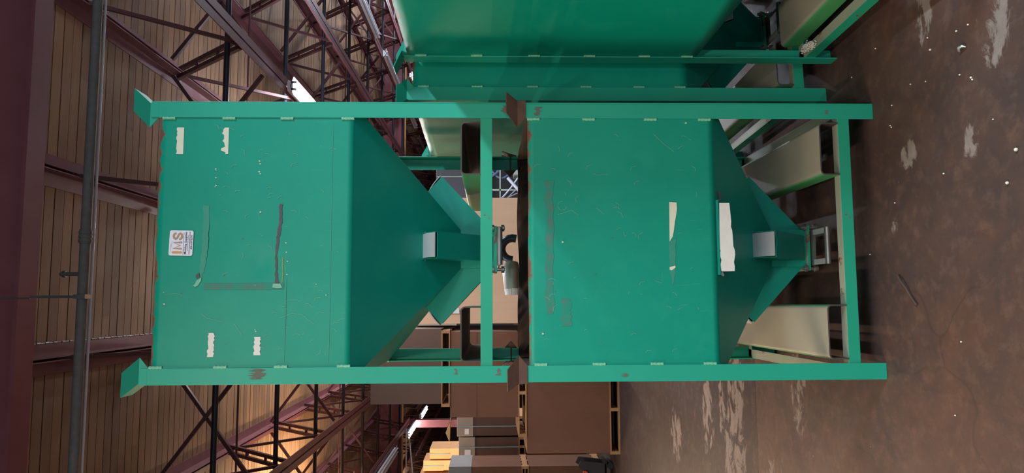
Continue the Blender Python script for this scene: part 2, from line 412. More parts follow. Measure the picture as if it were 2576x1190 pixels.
# grey pipe just beyond the near girder
t = thing('sprinkler_pipe', (0, 1.16, 4.1), 'dull grey pipe running across below the near girder', 'pipe')
m = MB(); m.tube([(-13.5, 0, 0), (15.5, 0, 0)], .028, 16); m.build('pipe_run', PIPE_GREY, t)
m = MB()
for a in (.708, .732, .756): m.tube([(a, 0, 0), (a+.014, 0, 0)], .036, 16)
m.tube([(.70, 0, 0), (.78, 0, 0)], .033, 16); m.build('coupling', PIPE_GREY, t)
m = MB(); m.tube([(.52, 0, .02), (.52, 0, .10)], .012, 8); m.tube([(.52, 0, .10), (.52, 0, .12)], .02, 8); m.tube([(.52, 0, .12), (.52, 0, .135)], .010, 8); m.build('sprinkler_head', STEEL, t)
m = MB(); m.box((.375, -.033, -.033), (.4, .033, .034)); m.box((.38, -.002, .03), (.395, .004, .30)); m.build('strap_hanger', STEEL, t)
m = MB(); m.tube([(.38, .0, .30), (.38, .0, 1.31)], .005, 6); m.build('hanger_rod', STEEL, t)
m = MB(); m.tube([(-13.5, 1.245, 4.10), (15.5, 1.245, 4.10)], .008, 8)
tag(m.build('conduit', ALU), 'thin bright conduit alongside the dull grey pipe', 'conduit')
m = MB(); m.tube([(.72, 2.0, 5.40), (.72, 2.02, 4.95)], .006, 6)
tag(m.build('hanger_rod', BLACK), 'short black rod hanging from the roof boards', 'rod')
m = MB()
for k in range(60): m.tube([(.06, 1.5+k*.05, 5.0), (.06, 1.5+k*.05+.042, 5.0)], .006 if k % 2 else .009, 6)
tag(m.build('chain', STEEL), 'thin dull chain stretched under the roof boards', 'chain')

# fluorescent fixtures
def fixture(x, y0, y1, lit, label, mat=None, z=4.12):
    t = thing('strip_light', (x, y0, z), label, 'light'); L = y1-y0
    m = MB(); m.prism([(-.075, 0, .09), (-.05, 0, .03), (.05, 0, .03), (.075, 0, .09), (.04, 0, .10), (-.04, 0, .10)], (0, L, 0)); m.build('housing', ALU, t)
    m = MB(); m.prism([(-.115, 0, .02), (-.05, 0, .05), (.05, 0, .05), (.115, 0, .02), (.115, 0, .03), (0, 0, .062), (-.115, 0, .03)], (0, L, 0)); m.build('reflector', ALU, t)
    for s in (-.045, .045):
        m = MB(); m.tube([(s, .03, .012), (s, L-.03, .012)], .019, 12); m.build('tube', mat if lit else WHITE, t)
        for yy in (.0, L-.03): boxo('lamp_holder', (s-.015, yy, -.01), (s+.015, yy+.03, .05), WHITE, t)
    for yy in (.15, L-.15):
        m = MB(); m.tube([(0, yy, .09), (0, yy, .14 if (abs((x+.10)/1.56-round((x+.10)/1.56)) < .08) else 1.285)], .006, 6); m.build('hanger', STEEL, t)
fixture(3.02, 5.5, 7.9, True, 'lit strip light just above the upper bin right post', TUBE_COOL)
fixture(6.14, 9.4, 11.85, False, 'unlit white strip light at the picture top, nearest of its row')
fixture(6.14, 12.95, 15.75, False, 'unlit white strip light in the middle of the right row')
fixture(6.1, 17.2, 19.6, False, 'unlit white strip light farthest of the right row, seen through the bin frame')
fixture(7.36, 18.2, 20.0, True, 'small far lit strip light between the two bin guides', TUBE_COOL)
fixture(-3.50, 18.2, 20.2, True, 'lit warm strip light on the left row, nearer one', TUBE_WARM)
fixture(-3.55, 22.0, 24.0, True, 'lit warm strip light on the left row, beyond the far girder', TUBE_WARM)
fixture(-3.40, 12.3, 15.6, False, 'unlit strip light at the picture bottom on the left row')
m = MB(); m.tube([(-13, 20.18, 4.58), (15, 20.18, 4.58)], .03, 8)
tag(m.build('conduit', plain('yellow_conduit', C(226, 180, 120), .5)), 'yellowish conduit along the far girder', 'conduit')
for k, (z0, sag) in enumerate(((4.42, 0), (4.36, .22))):
    m = MB(); m.tube([(-3.6-6*i/16, 19.9, z0-sag*math.sin(math.pi*i/16)) for i in range(17)], .022, 8)
    tag(m.build('cable', WHITE), ('straight white cable left of the lit strip light', 'sagging white cable left of the lit strip light')[k], 'cable')
boxo_j = boxo('junction_box', (4.98, 20.10, 4.625), (5.22, 20.205, 4.80), WHITE, None, .01); tag(boxo_j, 'small white junction box on the far girder', 'box')

# ------------------------------------------------------------ hopper bins
W = 1.22; T = .006
def ell(m, z0, z1, sx, sy, leg=.0705):       # corner post at outer corner, legs along x and y
    X = 0 if sx > 0 else W; Y = 0 if sy > 0 else W
    xs = sorted((X, X+sx*leg)); ys = sorted((Y, Y+sy*T)); m.box((xs[0], ys[0], z0), (xs[1], ys[1], z1))
    xs = sorted((X, X+sx*T)); ys = sorted((Y+sy*T, Y+sy*leg)); m.box((xs[0], ys[0], z0), (xs[1], ys[1], z1))
def mirror(pts, k):                             # k = 0..3 corner / side by quarter turns about the bin axis
    c = W/2; out = []
    for x, y, z in pts:
        x, y = x-c, y-c
        for _ in range(k): x, y = -y, x
        out.append((x+c, y+c, z))
    return out
def rotmb(src, k):
    m = MB(); m.v = mirror(src.v, k); m.f = list(src.f); m.sm = list(src.sm); return m

def bin_(label, x, y, z, rz, tall, b, t, ptop, rusty_guides, rimwave, weld_zs_r, weld_zs_l, dents, gz, gout, backwave=0):
    root = thing('hopper_bin', (x, y, z), label, 'bin', None, rz)
    post = MB(); ell(post, 0, ptop, 1, 1)
    for k in range(4): rotmb(post, k).build('corner_post', GREEN_POST, root, bevel=.0015)
    gm = RUST if rusty_guides else GREEN_POST
    # flared stacking guides: two bent plates at the top of each post
    for k in range(4):
        g = MB(); th = .005
        o0 = -.004
        def plate(pts, nrm):
            g.prism(pts, [c*th for c in nrm])
        z0 = ptop-.03; z1 = ptop+.006; z2 = ptop+gz; gi = .056; q0 = -.006 if rusty_guides else .0065
        # front plate: straight foot, then flare outward
        q1 = q0+.005
        for sw in (False, True):
            vs = [(q0, q0, z0), (.072, q0, z0), (.115, q0, z1), (q0, q0, z1), (gi, -gout, z2), (-gout, -gout, z2),
                  (q1, q1, z0), (.072, q1, z0), (.115, q1, z1), (q1, q1, z1), (gi, -gout+.006, z2+.003), (-gout+.004, -gout+.004, z2+.003)]
            if sw: vs = [(y, x, z) for x, y, z in vs]
            g.quad_mesh(vs, [(0, 1, 2, 3), (3, 2, 4, 5), (7, 6, 9, 8), (8, 9, 11, 10), (1, 7, 8, 2), (2, 8, 10, 4), (4, 10, 11, 5), (0, 6, 7, 1), (0, 3, 9, 6), (3, 5, 11, 9)])
        rotmb(g, k).build('stacking_guide', gm, root)
    # base bars (angle: face down the front, flange on top)
    cb = MB(); cb.box((.0705 if 0 else .007, T, .109), (W-.007, T*2, .161)); cb.box((.007, T*2, .155), (W-.007, .056, .161))
    cb2 = MB(); cb2.box((.0, 0, .109), (0, 0, .161))
    for k in range(4): rotmb(cb, k).build('base_bar', GREEN_BAR, root, bevel=.001)
    # fork channels: inverted U, front to back
    for cx in (.205, W-.205):
        m = MB(); hw = .1185; r = .022; th = .006; prof = [(-hw, .1615), (-hw, .248-r)]
        for i in range(1, 6): a = math.pi-i*math.pi/10; prof.append((-hw+r+r*math.cos(a), .248-r+r*math.sin(a)))
        prof += [(-p, q) for p, q in reversed(prof)]
        inner = [(-hw+th, .1615), (-hw+th, .248-r)]
        for i in range(1, 6): a = math.pi-i*math.pi/10; inner.append((-hw+r+(r-th)*math.cos(a), .248-r+(r-th)*math.sin(a)))
        inner += [(-p, q) for p, q in reversed(inner)]
        n = len(prof); vs = []
        for yy in (.003, W-.003):
            vs += [(cx+p, yy, q) for p, q in prof]+[(cx+p, yy, q) for p, q in inner]
        fs = []
        for i in range(n-1):
            fs += [(i, i+1, 2*n+i+1, 2*n+i), (n+i+1, n+i, 3*n+i, 3*n+i+1), (i+1, i, n+i, n+i+1), (2*n+i, 2*n+i+1, 3*n+i+1, 3*n+i)]
        fs += [(0, 2*n, 3*n, n), (n-1, 2*n-1, 4*n-1, 3*n-1)]
        m.quad_mesh(vs, fs); fc = m.build('fork_channel', GREEN_CHANNEL, root, recalc=True); fc.data.materials.append(CHANIN)
        for p in fc.data.polygons:
            if all((v % (2*n)) >= n for v in p.vertices) or (abs(p.normal.y) > .9): p.material_index = 1
    # sheet-metal body: four walls, front and sides with slight dents and a beaten rim
    rimmat = green_paint('green_body_paint', rim=t, scr=.8)
    inner_m = DARKRUST
    def wall(k, name):
        rnd = random.Random(int(x*100)+k*7+int(z*10)); nx, nz = 48, 30; vs = []; fs = []
        ph = [rnd.uniform(0, 6) for _ in range(4)]
        for side in (0, 1):
            for j in range(nz+1):
                v = j/nz
                for i in range(nx+1):
                    u = i/nx; X = .0065+u*(W-.013); Z = b+v*(t-b)
                    e = math.sin(math.pi*u)**.7
                    d = 0
                    for (du, dz, rr, am) in (dents if k == 0 else []):
                        q = ((X-du)**2+(Z-dz)**2)/rr**2
                        if q < 9: d += am*math.exp(-q)
                    if v > .9:
                        wv = (v-.9)/.1
                        rw = rimwave if k != 2 else backwave or rimwave
                        d += wv*rw*e*(math.sin(u*9+ph[0])+.6*math.sin(u*23+ph[1]))
                        if j == nz: Z += rw*.35*e*math.sin(u*13+ph[2])
                    d += .0022*math.sin(math.pi*u)*math.sin(math.pi*v)*math.sin(u*5+ph[3])
                    vs.append((X, .0065+abs(d)*(1 if k == 2 else .9)+side*.004, Z))
        n1 = (nx+1)*(nz+1)
        for j in range(nz):
            for i in range(nx):
                a = j*(nx+1)+i; fs.append((a, a+1, a+nx+2, a+nx+1)); fs.append((n1+a+1, n1+a, n1+a+nx+1, n1+a+nx+2))
        for i in range(nx):
            a = nz*(nx+1)+i; fs.append((a, a+1, n1+a+1, n1+a)); fs.append((i+1, i, n1+i, n1+i+1))
        m = MB(); m.quad_mesh(vs, fs, True); mm = rotmb(m, k)
        o = mm.build(name, rimmat, root, recalc=False); o.data.materials.append(inner_m)
        for p in o.data.polygons:
            vi = p.vertices[0]
            if all(q >= n1 for q in p.vertices): p.material_index = 1
            if sum(q >= n1 for q in p.vertices) == 2: p.use_smooth = False
        return o
    for k, nm in enumerate(('front_wall', 'side_wall', 'rear_wall', 'side_wall')): wall(k, nm)
    # hopper cone: four slopes down to the outlet
    sl = .88; s1 = .515
    for k in range(4):
        z1 = b-sl*(s1-.007)
        m = MB(); m.prism([(.007, .007, b), (W-.007, .007, b), (W-s1, s1, z1), (s1, s1, z1)], (0, .003, .0035))
        rotmb(m, k).build('hopper_slope', GREEN_CONE, root)
    m = MB(); zt = b-sl*(s1-.007)
    m.prism([(s1, s1, .10), (W-s1, s1, .10), (W-s1, W-s1, .10), (s1, W-s1, .10)], (0, 0, zt-.10)); m.build('outlet_throat', GREEN_CHUTE, root)
    # chute channels on each slope with a pale end plate
    for k in range(4):
        S_ = lambda yy: b-sl*(yy-.007)
        for s in (-1, 1):
            xx = W/2+s*.060
            m = MB(); m.prism([(xx, .325, S_(.325)+.018), (xx, .233, .367), (xx, .520, .10), (xx, .56, .10), (xx, .56, S_(.515)), (xx, .515, S_(.515))], (s*.003, 0, 0))
            rotmb(m, k).build('chute_side', GREEN_CHUTE, root)
            m = MB(); m.tube([(xx+s*.004, .335, S_(.335)+.008), (xx+s*.012, .335, S_(.335)+.008)], .007, 8); rotmb(m, k).build('bolt', BOLT, root)
        m = MB(); m.prism([(W/2-.06, .236, .3645), (W/2+.06, .236, .3645), (W/2+.06, .520, .10), (W/2-.06, .520, .10)], (0, .003, .003)); rotmb(m, k).build('chute_face', GREEN_CHUTE, root)
        m = MB(); n = 7; vs = []; fs = []
        for i in range(n):
            q = i/(n-1); yy = .226+q*.102; zz = .378+q*.066+.008*math.sin(math.pi*q)
            vs += [(W/2-.0575, yy, zz), (W/2+.0575, yy, zz), (W/2-.0575, yy+.002, zz-.004), (W/2+.0575, yy+.002, zz-.004)]
        for i in range(n-1):
            a = 4*i; fs += [(a, a+1, a+5, a+4), (a+3, a+2, a+6, a+7), (a, a+4, a+6, a+2), (a+1, a+3, a+7, a+5)]
        fs += [(0, 2, 3, 1), (4*n-4, 4*n-3, 4*n-1, 4*n-2)]
        m.quad_mesh(vs, fs, False); rotmb(m, k).build('end_plate', ZINC, root)
    # outlet flange, slide gate with handle ring, bolts
    boxo('outlet_flange', (W/2-.115, W/2-.115, .085), (W/2+.115, W/2+.115, .099), GREEN_BAR, root)
    ga = MB(); ga.box((W/2-.09, .46, .072), (W/2+.09, .72, .078)); gate = ga.build('slide_gate', STEEL, root)
    for q in (-.088, .062): boxo('handle_arm', (W/2+q, .335, .068), (W/2+q+.026, .46, .084), ZINC, gate)
    m = MB(); m.tube([(W/2-.09, .330, .074), (W/2+.09, .330, .074)], .014, 12); m.build('handle_grip', STEEL, gate)
    for sx in (-1, 1):
        m = MB(); xx = W/2+sx*.105
        m.tube([(xx, .505, .045), (xx, .505, .125)], .008, 8); m.tube([(xx, .505, .048), (xx, .505, .064)], .017, 6); m.tube([(xx, .505, .099), (xx, .505, .112)], .017, 6)
        m.build('bolt', STEEL, root)
    # intermittent welds where the wall meets the posts
    for k in range(4):
        for s, zs in ((1, weld_zs_r), (-1, weld_zs_l)):
            for zz in zs:
                m = MB(); xw = W-.0735 if s > 0 else .0735; L = .055; n = 10
                pts = [(xw+random.uniform(-.0006, .0006), .0045, zz-L/2+L*i/n) for i in range(n+1)]
                m.tube(pts, [.0066+.001*math.sin(i*2.2) for i in range(n+1)], 6)
                rotmb(m, k).build('weld_bead', WELD, root)
    return root

H = 1.5969
lower = bin_('lower of the two short stacked green hopper bins, standing on the floor', 0, 0, 0, 0, False, .724, 1.550, 1.5885, True, .005,
             (1.524, 1.279, 1.004, .762), (1.50, 1.25, 1.0, .77), [(.95, 1.05, .06, .004), (.5, 1.2, .08, .003)], .054, .036, .018)
upper = bin_('upper of the two short stacked green hopper bins, with small white maker plate', 0, 0, H, 0, False, .715, 1.550, 1.5915, False, .001,
             (3.111-H, 2.853-H, 2.602-H, 2.338-H), (3.125-H, 2.856-H, 2.602-H, 2.338-H), [(.53, 1.10, .05, .007), (.49, 1.115, .03, .006), (.62, 1.33, .09, .004)], .052, .044)
bin_('tall green hopper bin nearest the camera at the picture top right', 1.527+.0745, .36-1.218, 0, R(3.5), True, .706, 2.115, 2.133, False, .002,
     (2.05, 1.78, 1.5, 1.23, .96, .75), (2.05, 1.78, 1.5, 1.23, .96, .75), [], .05, .05)
bin_('tall green hopper bin directly right of and behind the stacked pair', 1.352, .418, 0, R(3), True, .71, 2.105, 2.128, False, .002,
     (2.05, 1.78, 1.5, 1.23, .96, .75), (2.05, 1.78, 1.5, 1.23, .96, .75), [], .05, .05)

# ------------------------------------------------------------ marks, papers and the maker plate on the stacked bins
def flat(name, pts, mat, parent, y=.004, th=.0012):      # thin piece on the front wall, pts = (x, z)
    m = MB(); m.prism([(p[0], y, p[1]) for p in pts], (0, -th, 0)); return m.build(name, mat, parent)
def jag(pts, amp=.0025, seed=1, n=7):       # roughen the outline of a mark
    r = random.Random(seed); out = []
    for i, a in enumerate(pts):
        b = pts[(i+1) % len(pts)]; L = math.hypot(b[0]-a[0], b[1]-a[1]); k = max(1, min(n, int(L/.012)))
        for j in range(k):
            q = j/k; out.append((a[0]+(b[0]-a[0])*q+r.uniform(-amp, amp), a[1]+(b[1]-a[1])*q+r.uniform(-amp, amp)))
    return out
def ragged(x0, x1, z0, z1, amp, seed, sides='b'):
    r = random.Random(seed); n = 14; top = []; bot = []
    for i in range(n+1):
        x = x0+(x1-x0)*i/n
        top.append((x, z1-(r.uniform(0, amp) if 't' in sides else 0))); bot.append((x, z0+(r.uniform(0, amp) if 'b' in sides else 0)))
    return bot+top[::-1]
YF = .0062
RES = (lambda t: t.out(t.mix(t.noise(30, 6, .7, t.coord((1, 1, 2))), C(20, 146, 122), C(76, 148, 126)), .5))(NT('glue_residue'))
RES2 = (lambda t: t.out(t.mix(t.ramp(t.noise(22, 6, .75), .42, .62), C(20, 140, 116), C(84, 118, 104)), .6))(NT('grey_rubbed_paint'))
SCRAPE = (lambda t: t.out(t.mix(t.noise(24, 6, .7), C(58, 62, 70), C(104, 92, 96)), .6))(NT('scraped_to_primer'))
PALE = plain('pale_scratch', C(128, 190, 160), .6)
IVORY = plain('ivory_chip', C(216, 214, 196), .7)
flat('paper_label', ragged(.987, 1.105, 1.449, 1.481, .005, 1, 't'), PAPER_WARM, upper, YF)['label'] = 'yellowed paper strip nearest the top rim'
flat('paper_label', ragged(.987, 1.105, 1.256, 1.289, .022, 2, 't'), PAPER_WARM, upper, YF)['label'] = 'yellowed paper strip with torn upper edge'
flat('paper_label', ragged(.116, .217, 1.286, 1.318, .007, 3, 'bt'), PAPER, upper, YF)['label'] = 'white torn paper strip by the left post, higher one'
flat('paper_label', ragged(.122, .199, 1.092, 1.124, .006, 4, 'bt'), PAPER, upper, YF)['label'] = 'white torn paper strip by the left post, lower one'
flat('glue_mark', jag([(.764, 1.354), (.764, 1.329), (.619, 1.328), (.517, 1.332), (.449, 1.350), (.429, 1.366), (.534, 1.357), (.637, 1.353)], .0028, 627), RES, upper, YF, .0004)
flat('scrape_mark', jag([(.767, 1.030), (.767, 1.016), (.688, 1.016), (.619, 1.026), (.533, 1.034), (.465, 1.030), (.42, 1.018), (.421, 1.040), (.465, 1.040), (.55, 1.043), (.636, 1.036), (.688, 1.029)], .0028, 628), SCRAPE, upper, YF, .0008)
flat('rub_mark', ragged(.400, .427, 1.0, 1.342, .004, 5, 'bt'), RES2, upper, YF, .0004)
flat('glue_lump', jag([(.45, 1.352), (.44, 1.372), (.425, 1.378), (.418, 1.384), (.412, 1.376), (.42, 1.362), (.44, 1.35)], .0015, 630), PALE, upper, YF, .003)
flat('glue_lump', jag([(.47, 1.362), (.462, 1.375), (.448, 1.372), (.452, 1.356)], .0015, 631), SCRAPE, upper, YF, .004)
flat('glue_lump', jag([(.425, 1.045), (.41, 1.05), (.405, 1.03), (.408, 1.008), (.424, 1.016)], .0015, 632), PALE, upper, YF, .003)
flat('glue_line', [(.54, 1.010), (.50, 1.0115), (.465, 1.008), (.425, 1.012), (.425, 1.008), (.465, 1.004), (.50, 1.0075), (.54, 1.006)], plain('yellow_glue', C(150, 150, 84), .6), upper, YF, .0015)
flat('rub_mark', ragged(.289, .87, 1.432, 1.482, .016, 6, 'bt'), RES2, lower, YF, .0004)
flat('rub_mark', ragged(.237, .354, 1.362, 1.413, .012, 7, 'bt'), RES2, lower, YF, .0004)
flat('paper_label', [(.776, .928), (.774, .896), (.745, .895), (.72, .899), (.685, .906), (.65, .911), (.623, .917), (.601, .931)], PAPER_WARM, lower, YF)['label'] = 'torn cream paper strip'
flat('glue_mark', jag([(.601, .934), (.615, .905), (.496, .905), (.41, .922), (.489, .936)], .0028, 637), RES, lower, YF, .0004)
flat('paper_label', [(.489, .934), (.496, .910), (.488, .908), (.476, .924), (.478, .934)], PAPER_WARM, lower, YF)
BIG = [(.772, .705), (.772, .661), (.75, .659), (.72, .657), (.69, .655), (.667, .657), (.65, .652), (.632, .651), (.61, .650), (.58, .649), (.565, .644), (.545, .642), (.53, .645), (.51, .649), (.49, .646), (.471, .647),
       (.470, .705), (.50, .708), (.52, .704), (.545, .711), (.56, .706), (.58, .713), (.597, .709), (.61, .713), (.632, .709), (.66, .708)]
flat('paper_label', BIG, PAPER, lower, .011, .002)['label'] = 'large torn white paper in the holder slot'
flat('label_holder', [(.785, .722), (.785, .709), (.455, .709), (.455, .722)], GREEN_CONE, lower, .012, .004)
flat('holder_tab', [(.825, .700), (.80, .694), (.778, .704), (.778, .710), (.80, .706), (.822, .712)], DARK, lower, .012, .006)
flat('holder_tab', [(.468, .700), (.452, .694), (.448, .700), (.455, .708), (.468, .706)], STEEL, lower, .012, .006)
for i, (px_, pz_) in enumerate(((1.13, .845), (.205, 1.49), (.60, 1.40))):
    m = MB(); m.tube([(px_, .007, pz_), (px_, .003, pz_)], .004, 8); m.build('rivet', IVORY, lower)
def ribbons(name, lines, wdt, mat, parent, y=.0058, kind=True):
    m = MB()
    for ln in lines:
        for i in range(len(ln)-1):
            a = Vector((ln[i][0], y, ln[i][1])); b = Vector((ln[i+1][0], y, ln[i+1][1]))
            m.bar(a, b, wdt, .0005, (0, 1, 0))
    o = m.build(name, mat, parent)
    if kind: o['kind'] = 'stuff'
    return o
def curl(cx, cz, r, a0, a1, n=7, st=1): return [(cx+r*math.cos(a0+(a1-a0)*i/n)*st, cz+r*math.sin(a0+(a1-a0)*i/n)) for i in range(n+1)]
rr = random.Random(11)
def scratches(n, z0, z1):
    out = []
    for _ in range(n):
        x = rr.uniform(.12, 1.1); z = rr.uniform(z0, z1); L = rr.uniform(.008, .035); a = rr.gauss(1.2, .8)
        out.append([(x, z), (x+L*math.cos(a)*.6, z+L*math.sin(a)*.6+rr.uniform(-.003, .003)), (x+L*math.cos(a+.4), z+L*math.sin(a+.4))])
    return out
ribbons('scratch', [[(.278, 1.014), (.298, .964), (.291, .921), (.252, .87)], [(.3, 1.349), (.28, 1.323), (.263, 1.256)], [(.254, 1.205), (.204, 1.17)], [(.38, 1.50), (.384, 1.46), (.378, 1.43)], [(.35, .99), (.35, .93)]]+scratches(60, .74, 1.3), .0011, PALE, upper)
ribbons('scratch', [curl(.76, 1.40, .02, 0, 4.5), [(.72, 1.42), (.74, 1.36), (.72, 1.33)], [(1.00, .90), (1.04, .95), (1.08, .99)], [(.75, 1.25), (.72, 1.215)], [(.9, 1.2), (.9, 1.26)], [(.43, 1.0), (.42, .97)]]+scratches(45, .76, 1.5), .001, PALE, lower)
ribbons('worn_line', [[(.09, .806), (.4, .8045), (.8, .806), (1.12, .805)], [(.09, .993), (.3, .991), (.45, .992)]], .0022, RES, upper)
m = MB()
for px_, pz_ in ((.957, 1.12), (.945, 1.117), (.91, 1.12), (.901, 1.115), (.922, 1.307), (.915, 1.304), (.884, 1.305), (.850, 1.303), (.844, 1.307), (.734, 1.11), (.229, 1.118), (.223, 1.115), (.422, .865), (.375, .822), (.464, .99), (.39, 1.508), (.34, 1.504), (.56, .995), (.52, .99), (.60, .998)):
    a = rr.uniform(.002, .0045); m.prism([(px_-a, YF, pz_), (px_, YF, pz_-a*1.2), (px_+a*.8, YF, pz_+a*.3), (px_+.2*a, YF, pz_+a)], (0, -.001, 0))
m.build('paint_chip', IVORY, upper)['kind'] = 'stuff'
for px_, pz_ in ((1.10, 1.512), (1.03, 1.519), (.99, 1.522)):
    m = MB(); m.tube([(px_, 1.196, pz_-.012), (px_, 1.180, pz_-.012)], .013, 5); m.build('rust_hole', BLACK, lower)

# rust smears and scuffs on the corner posts
for par, x0, x1, z0, z1, sd in ((upper, .022, .066, 1.06, 1.145, 21), (upper, .03, .06, .07, .10, 22), (upper, 1.17, 1.205, .03, .075, 23), (upper, .035, .06, .255, .275, 26), (lower, 1.16, 1.20, 1.48, 1.525, 24), (lower, 1.17, 1.19, .20, .22, 25), (lower, .02, .035, 1.12, 1.16, 27)):
    flat('rust_patch', ragged(x0, x1, z0, z1, (z1-z0)*.45, sd, 'bt'), plain('post_scuff', C(104, 104, 92), .7, 0, .3, 60), par, -.0001, .0004)
for par in (upper, lower):
    for x0, x1 in ((0, .0705), (W-.0705, W)):
        flat('rust_band', ragged(x0, x1, 1.5885-.030, 1.5885 if par is lower else 1.5885-.026, .004, 31, 'b'), RUST if par is lower else GREEN_POST, par, -.0001, .0004)
# maker plate
pl = MB(); n = 5; rad = .009; x0, x1, z0, z1 = -.0545, .0545, -.0505, .0505; P_ = []
for (cx, cz, a0) in ((x1-rad, z1-rad, 0), (x0+rad, z1-rad, 90), (x0+rad, z0+rad, 180), (x1-rad, z0+rad, 270)):
    for i in range(n+1): a = R(a0+90*i/n); P_.append((cx+rad*math.cos(a), 0, cz+rad*math.sin(a)))
pl.prism(P_, (0, -.002, 0))
plate = pl.build('maker_plate', plain('white_plate', C(244, 242, 250), .35, 0, .02), upper, (.600, .0055, 1.442), .0006, (0, R(1.3), 0))
plate['label'] = 'white rounded maker plate with orange-brown lettering'
bx = MB(); k_ = .965
bx.prism([(p[0]*k_, -.0021, p[2]*k_) for p in P_], (0, -.0003, 0)); bx.build('plate_face', plain('plate_face_grey', C(236, 232, 242), .4, 0, .02), plate)
INK = plain('black_ink', C(44, 40, 62), .6); INK2 = plain('grey_ink', C(96, 92, 112), .6)
tt = NT('orange_brown_print'); xx = tt.sep(tt.coord())[0]
cr = tt.n('ShaderNodeValToRGB'); tt.l(tt.math('ADD', tt.math('MULTIPLY', xx, 10.5), .5), cr.inputs[0])
cr.color_ramp.elements[0].color = C(222, 160, 110); cr.color_ramp.elements[1].color = C(196, 150, 116)
e = cr.color_ramp.elements.new(.55); e.color = C(168, 144, 132)
IMSM = tt.out(cr.outputs[0], .5)
def text(body, size, cx, z, mat, parent, width=None, off=0, name='lettering', y=-.0026, align='CENTER', ext=.0003):
    cu = bpy.data.curves.new(name, 'FONT'); cu.body = body; cu.size = size; cu.extrude = ext; cu.offset = off; cu.align_x = align; cu.align_y = 'CENTER'; cu.resolution_u = 3
    ob = bpy.data.objects.new(name+'_source', cu); COL.objects.link(ob)
    dg = bpy.context.evaluated_depsgraph_get(); me = bpy.data.meshes.new_from_object(ob.evaluated_get(dg)); bpy.data.objects.remove(ob)
    xs = [v.co.x for v in me.vertices]; w0 = max(xs)-min(xs); k = (width/w0) if width else 1; c0 = (max(xs)+min(xs))/2
    for v in me.vertices:
        x, yy, zz = (v.co.x-c0)*k, v.co.y, v.co.z; v.co = (x+cx, y-zz, yy+z)
    me.materials.clear(); me.materials.append(mat); o = link(name, me, parent); return o
def stroke(m, pts, w, y=-.0028):
    n = len(pts); P = [Vector((p[0], 0, p[1])) for p in pts]
    L = []; Rr = []
    for i in range(n):
        d = (P[min(i+1, n-1)]-P[max(i-1, 0)]).normalized(); nn = Vector((-d.z, 0, d.x))*w/2; L.append(P[i]+nn); Rr.append(P[i]-nn)
    def cap(c, d, nn):
        return [c+nn*math.cos(a)+d*w/2*math.sin(a) for a in [math.pi*k/6 for k in range(1, 6)]]
    d1 = (P[-1]-P[-2]).normalized(); d0 = (P[0]-P[1]).normalized()
    for i in range(n-1): m.prism([tuple(q+Vector((0, y, 0))) for q in (L[i], L[i+1], Rr[i+1], Rr[i])], (0, .0005, 0))
    for c, d in ((P[-1], d1), (P[0], d0)):
        nn = Vector((-d.z, 0, d.x))*w/2
        m.prism([tuple(q+Vector((0, y, 0))) for q in [c+nn]+cap(c, d, nn)+[c-nn]], (0, .0005, 0))
zc, zh = .0150, .0165
m = MB(); stroke(m, [(-.0405, zc-zh), (-.0405, zc+zh)], .0105); m.build('letter', IMSM, plate)
m = MB(); stroke(m, [(-.0245, zc-zh), (-.0235, zc+zh), (-.011, zc-zh*.75), (.0015, zc+zh), (.0025, zc-zh)], .009); m.build('letter', IMSM, plate)
S_PTS = [(.0405, zc+zh*.62), (.0370, zc+zh*.95), (.0300, zc+zh*1.06), (.0215, zc+zh*.93), (.0172, zc+zh*.52), (.0205, zc+zh*.16), (.0290, zc-zh*.06), (.0375, zc-zh*.28), (.0415, zc-zh*.62), (.0365, zc-zh*.98), (.0280, zc-zh*1.08), (.0200, zc-zh*.95), (.0165, zc-zh*.62)]
m = MB(); stroke(m, S_PTS, .0098); m.build('letter', IMSM, plate)
text('International', .0062, -.033, -.0105, INK, plate, .030)
boxo('rule', (-.016, -.0028, -.0112), (.045, -.0024, -.0098), INK, plate)
text('Molding Supplies', .0125, 0, -.0195, INK, plate, .096, .0002)
text('A Division of IMS Company', .006, 0, -.0285, INK2, plate, .068)
text('www.imscompany.com', .0088, 0, -.0355, INK, plate, .098, .0001)
text('800-537-5375', .0092, .004, -.0440, INK, plate, .060, .0002)
for dz, a_, b_ in ((.0425, -.040, -.004), (.0385, -.018, .004)): boxo('rule', (a_, -.0028, dz), (b_, -.0024, dz+.0008), INK2, plate)

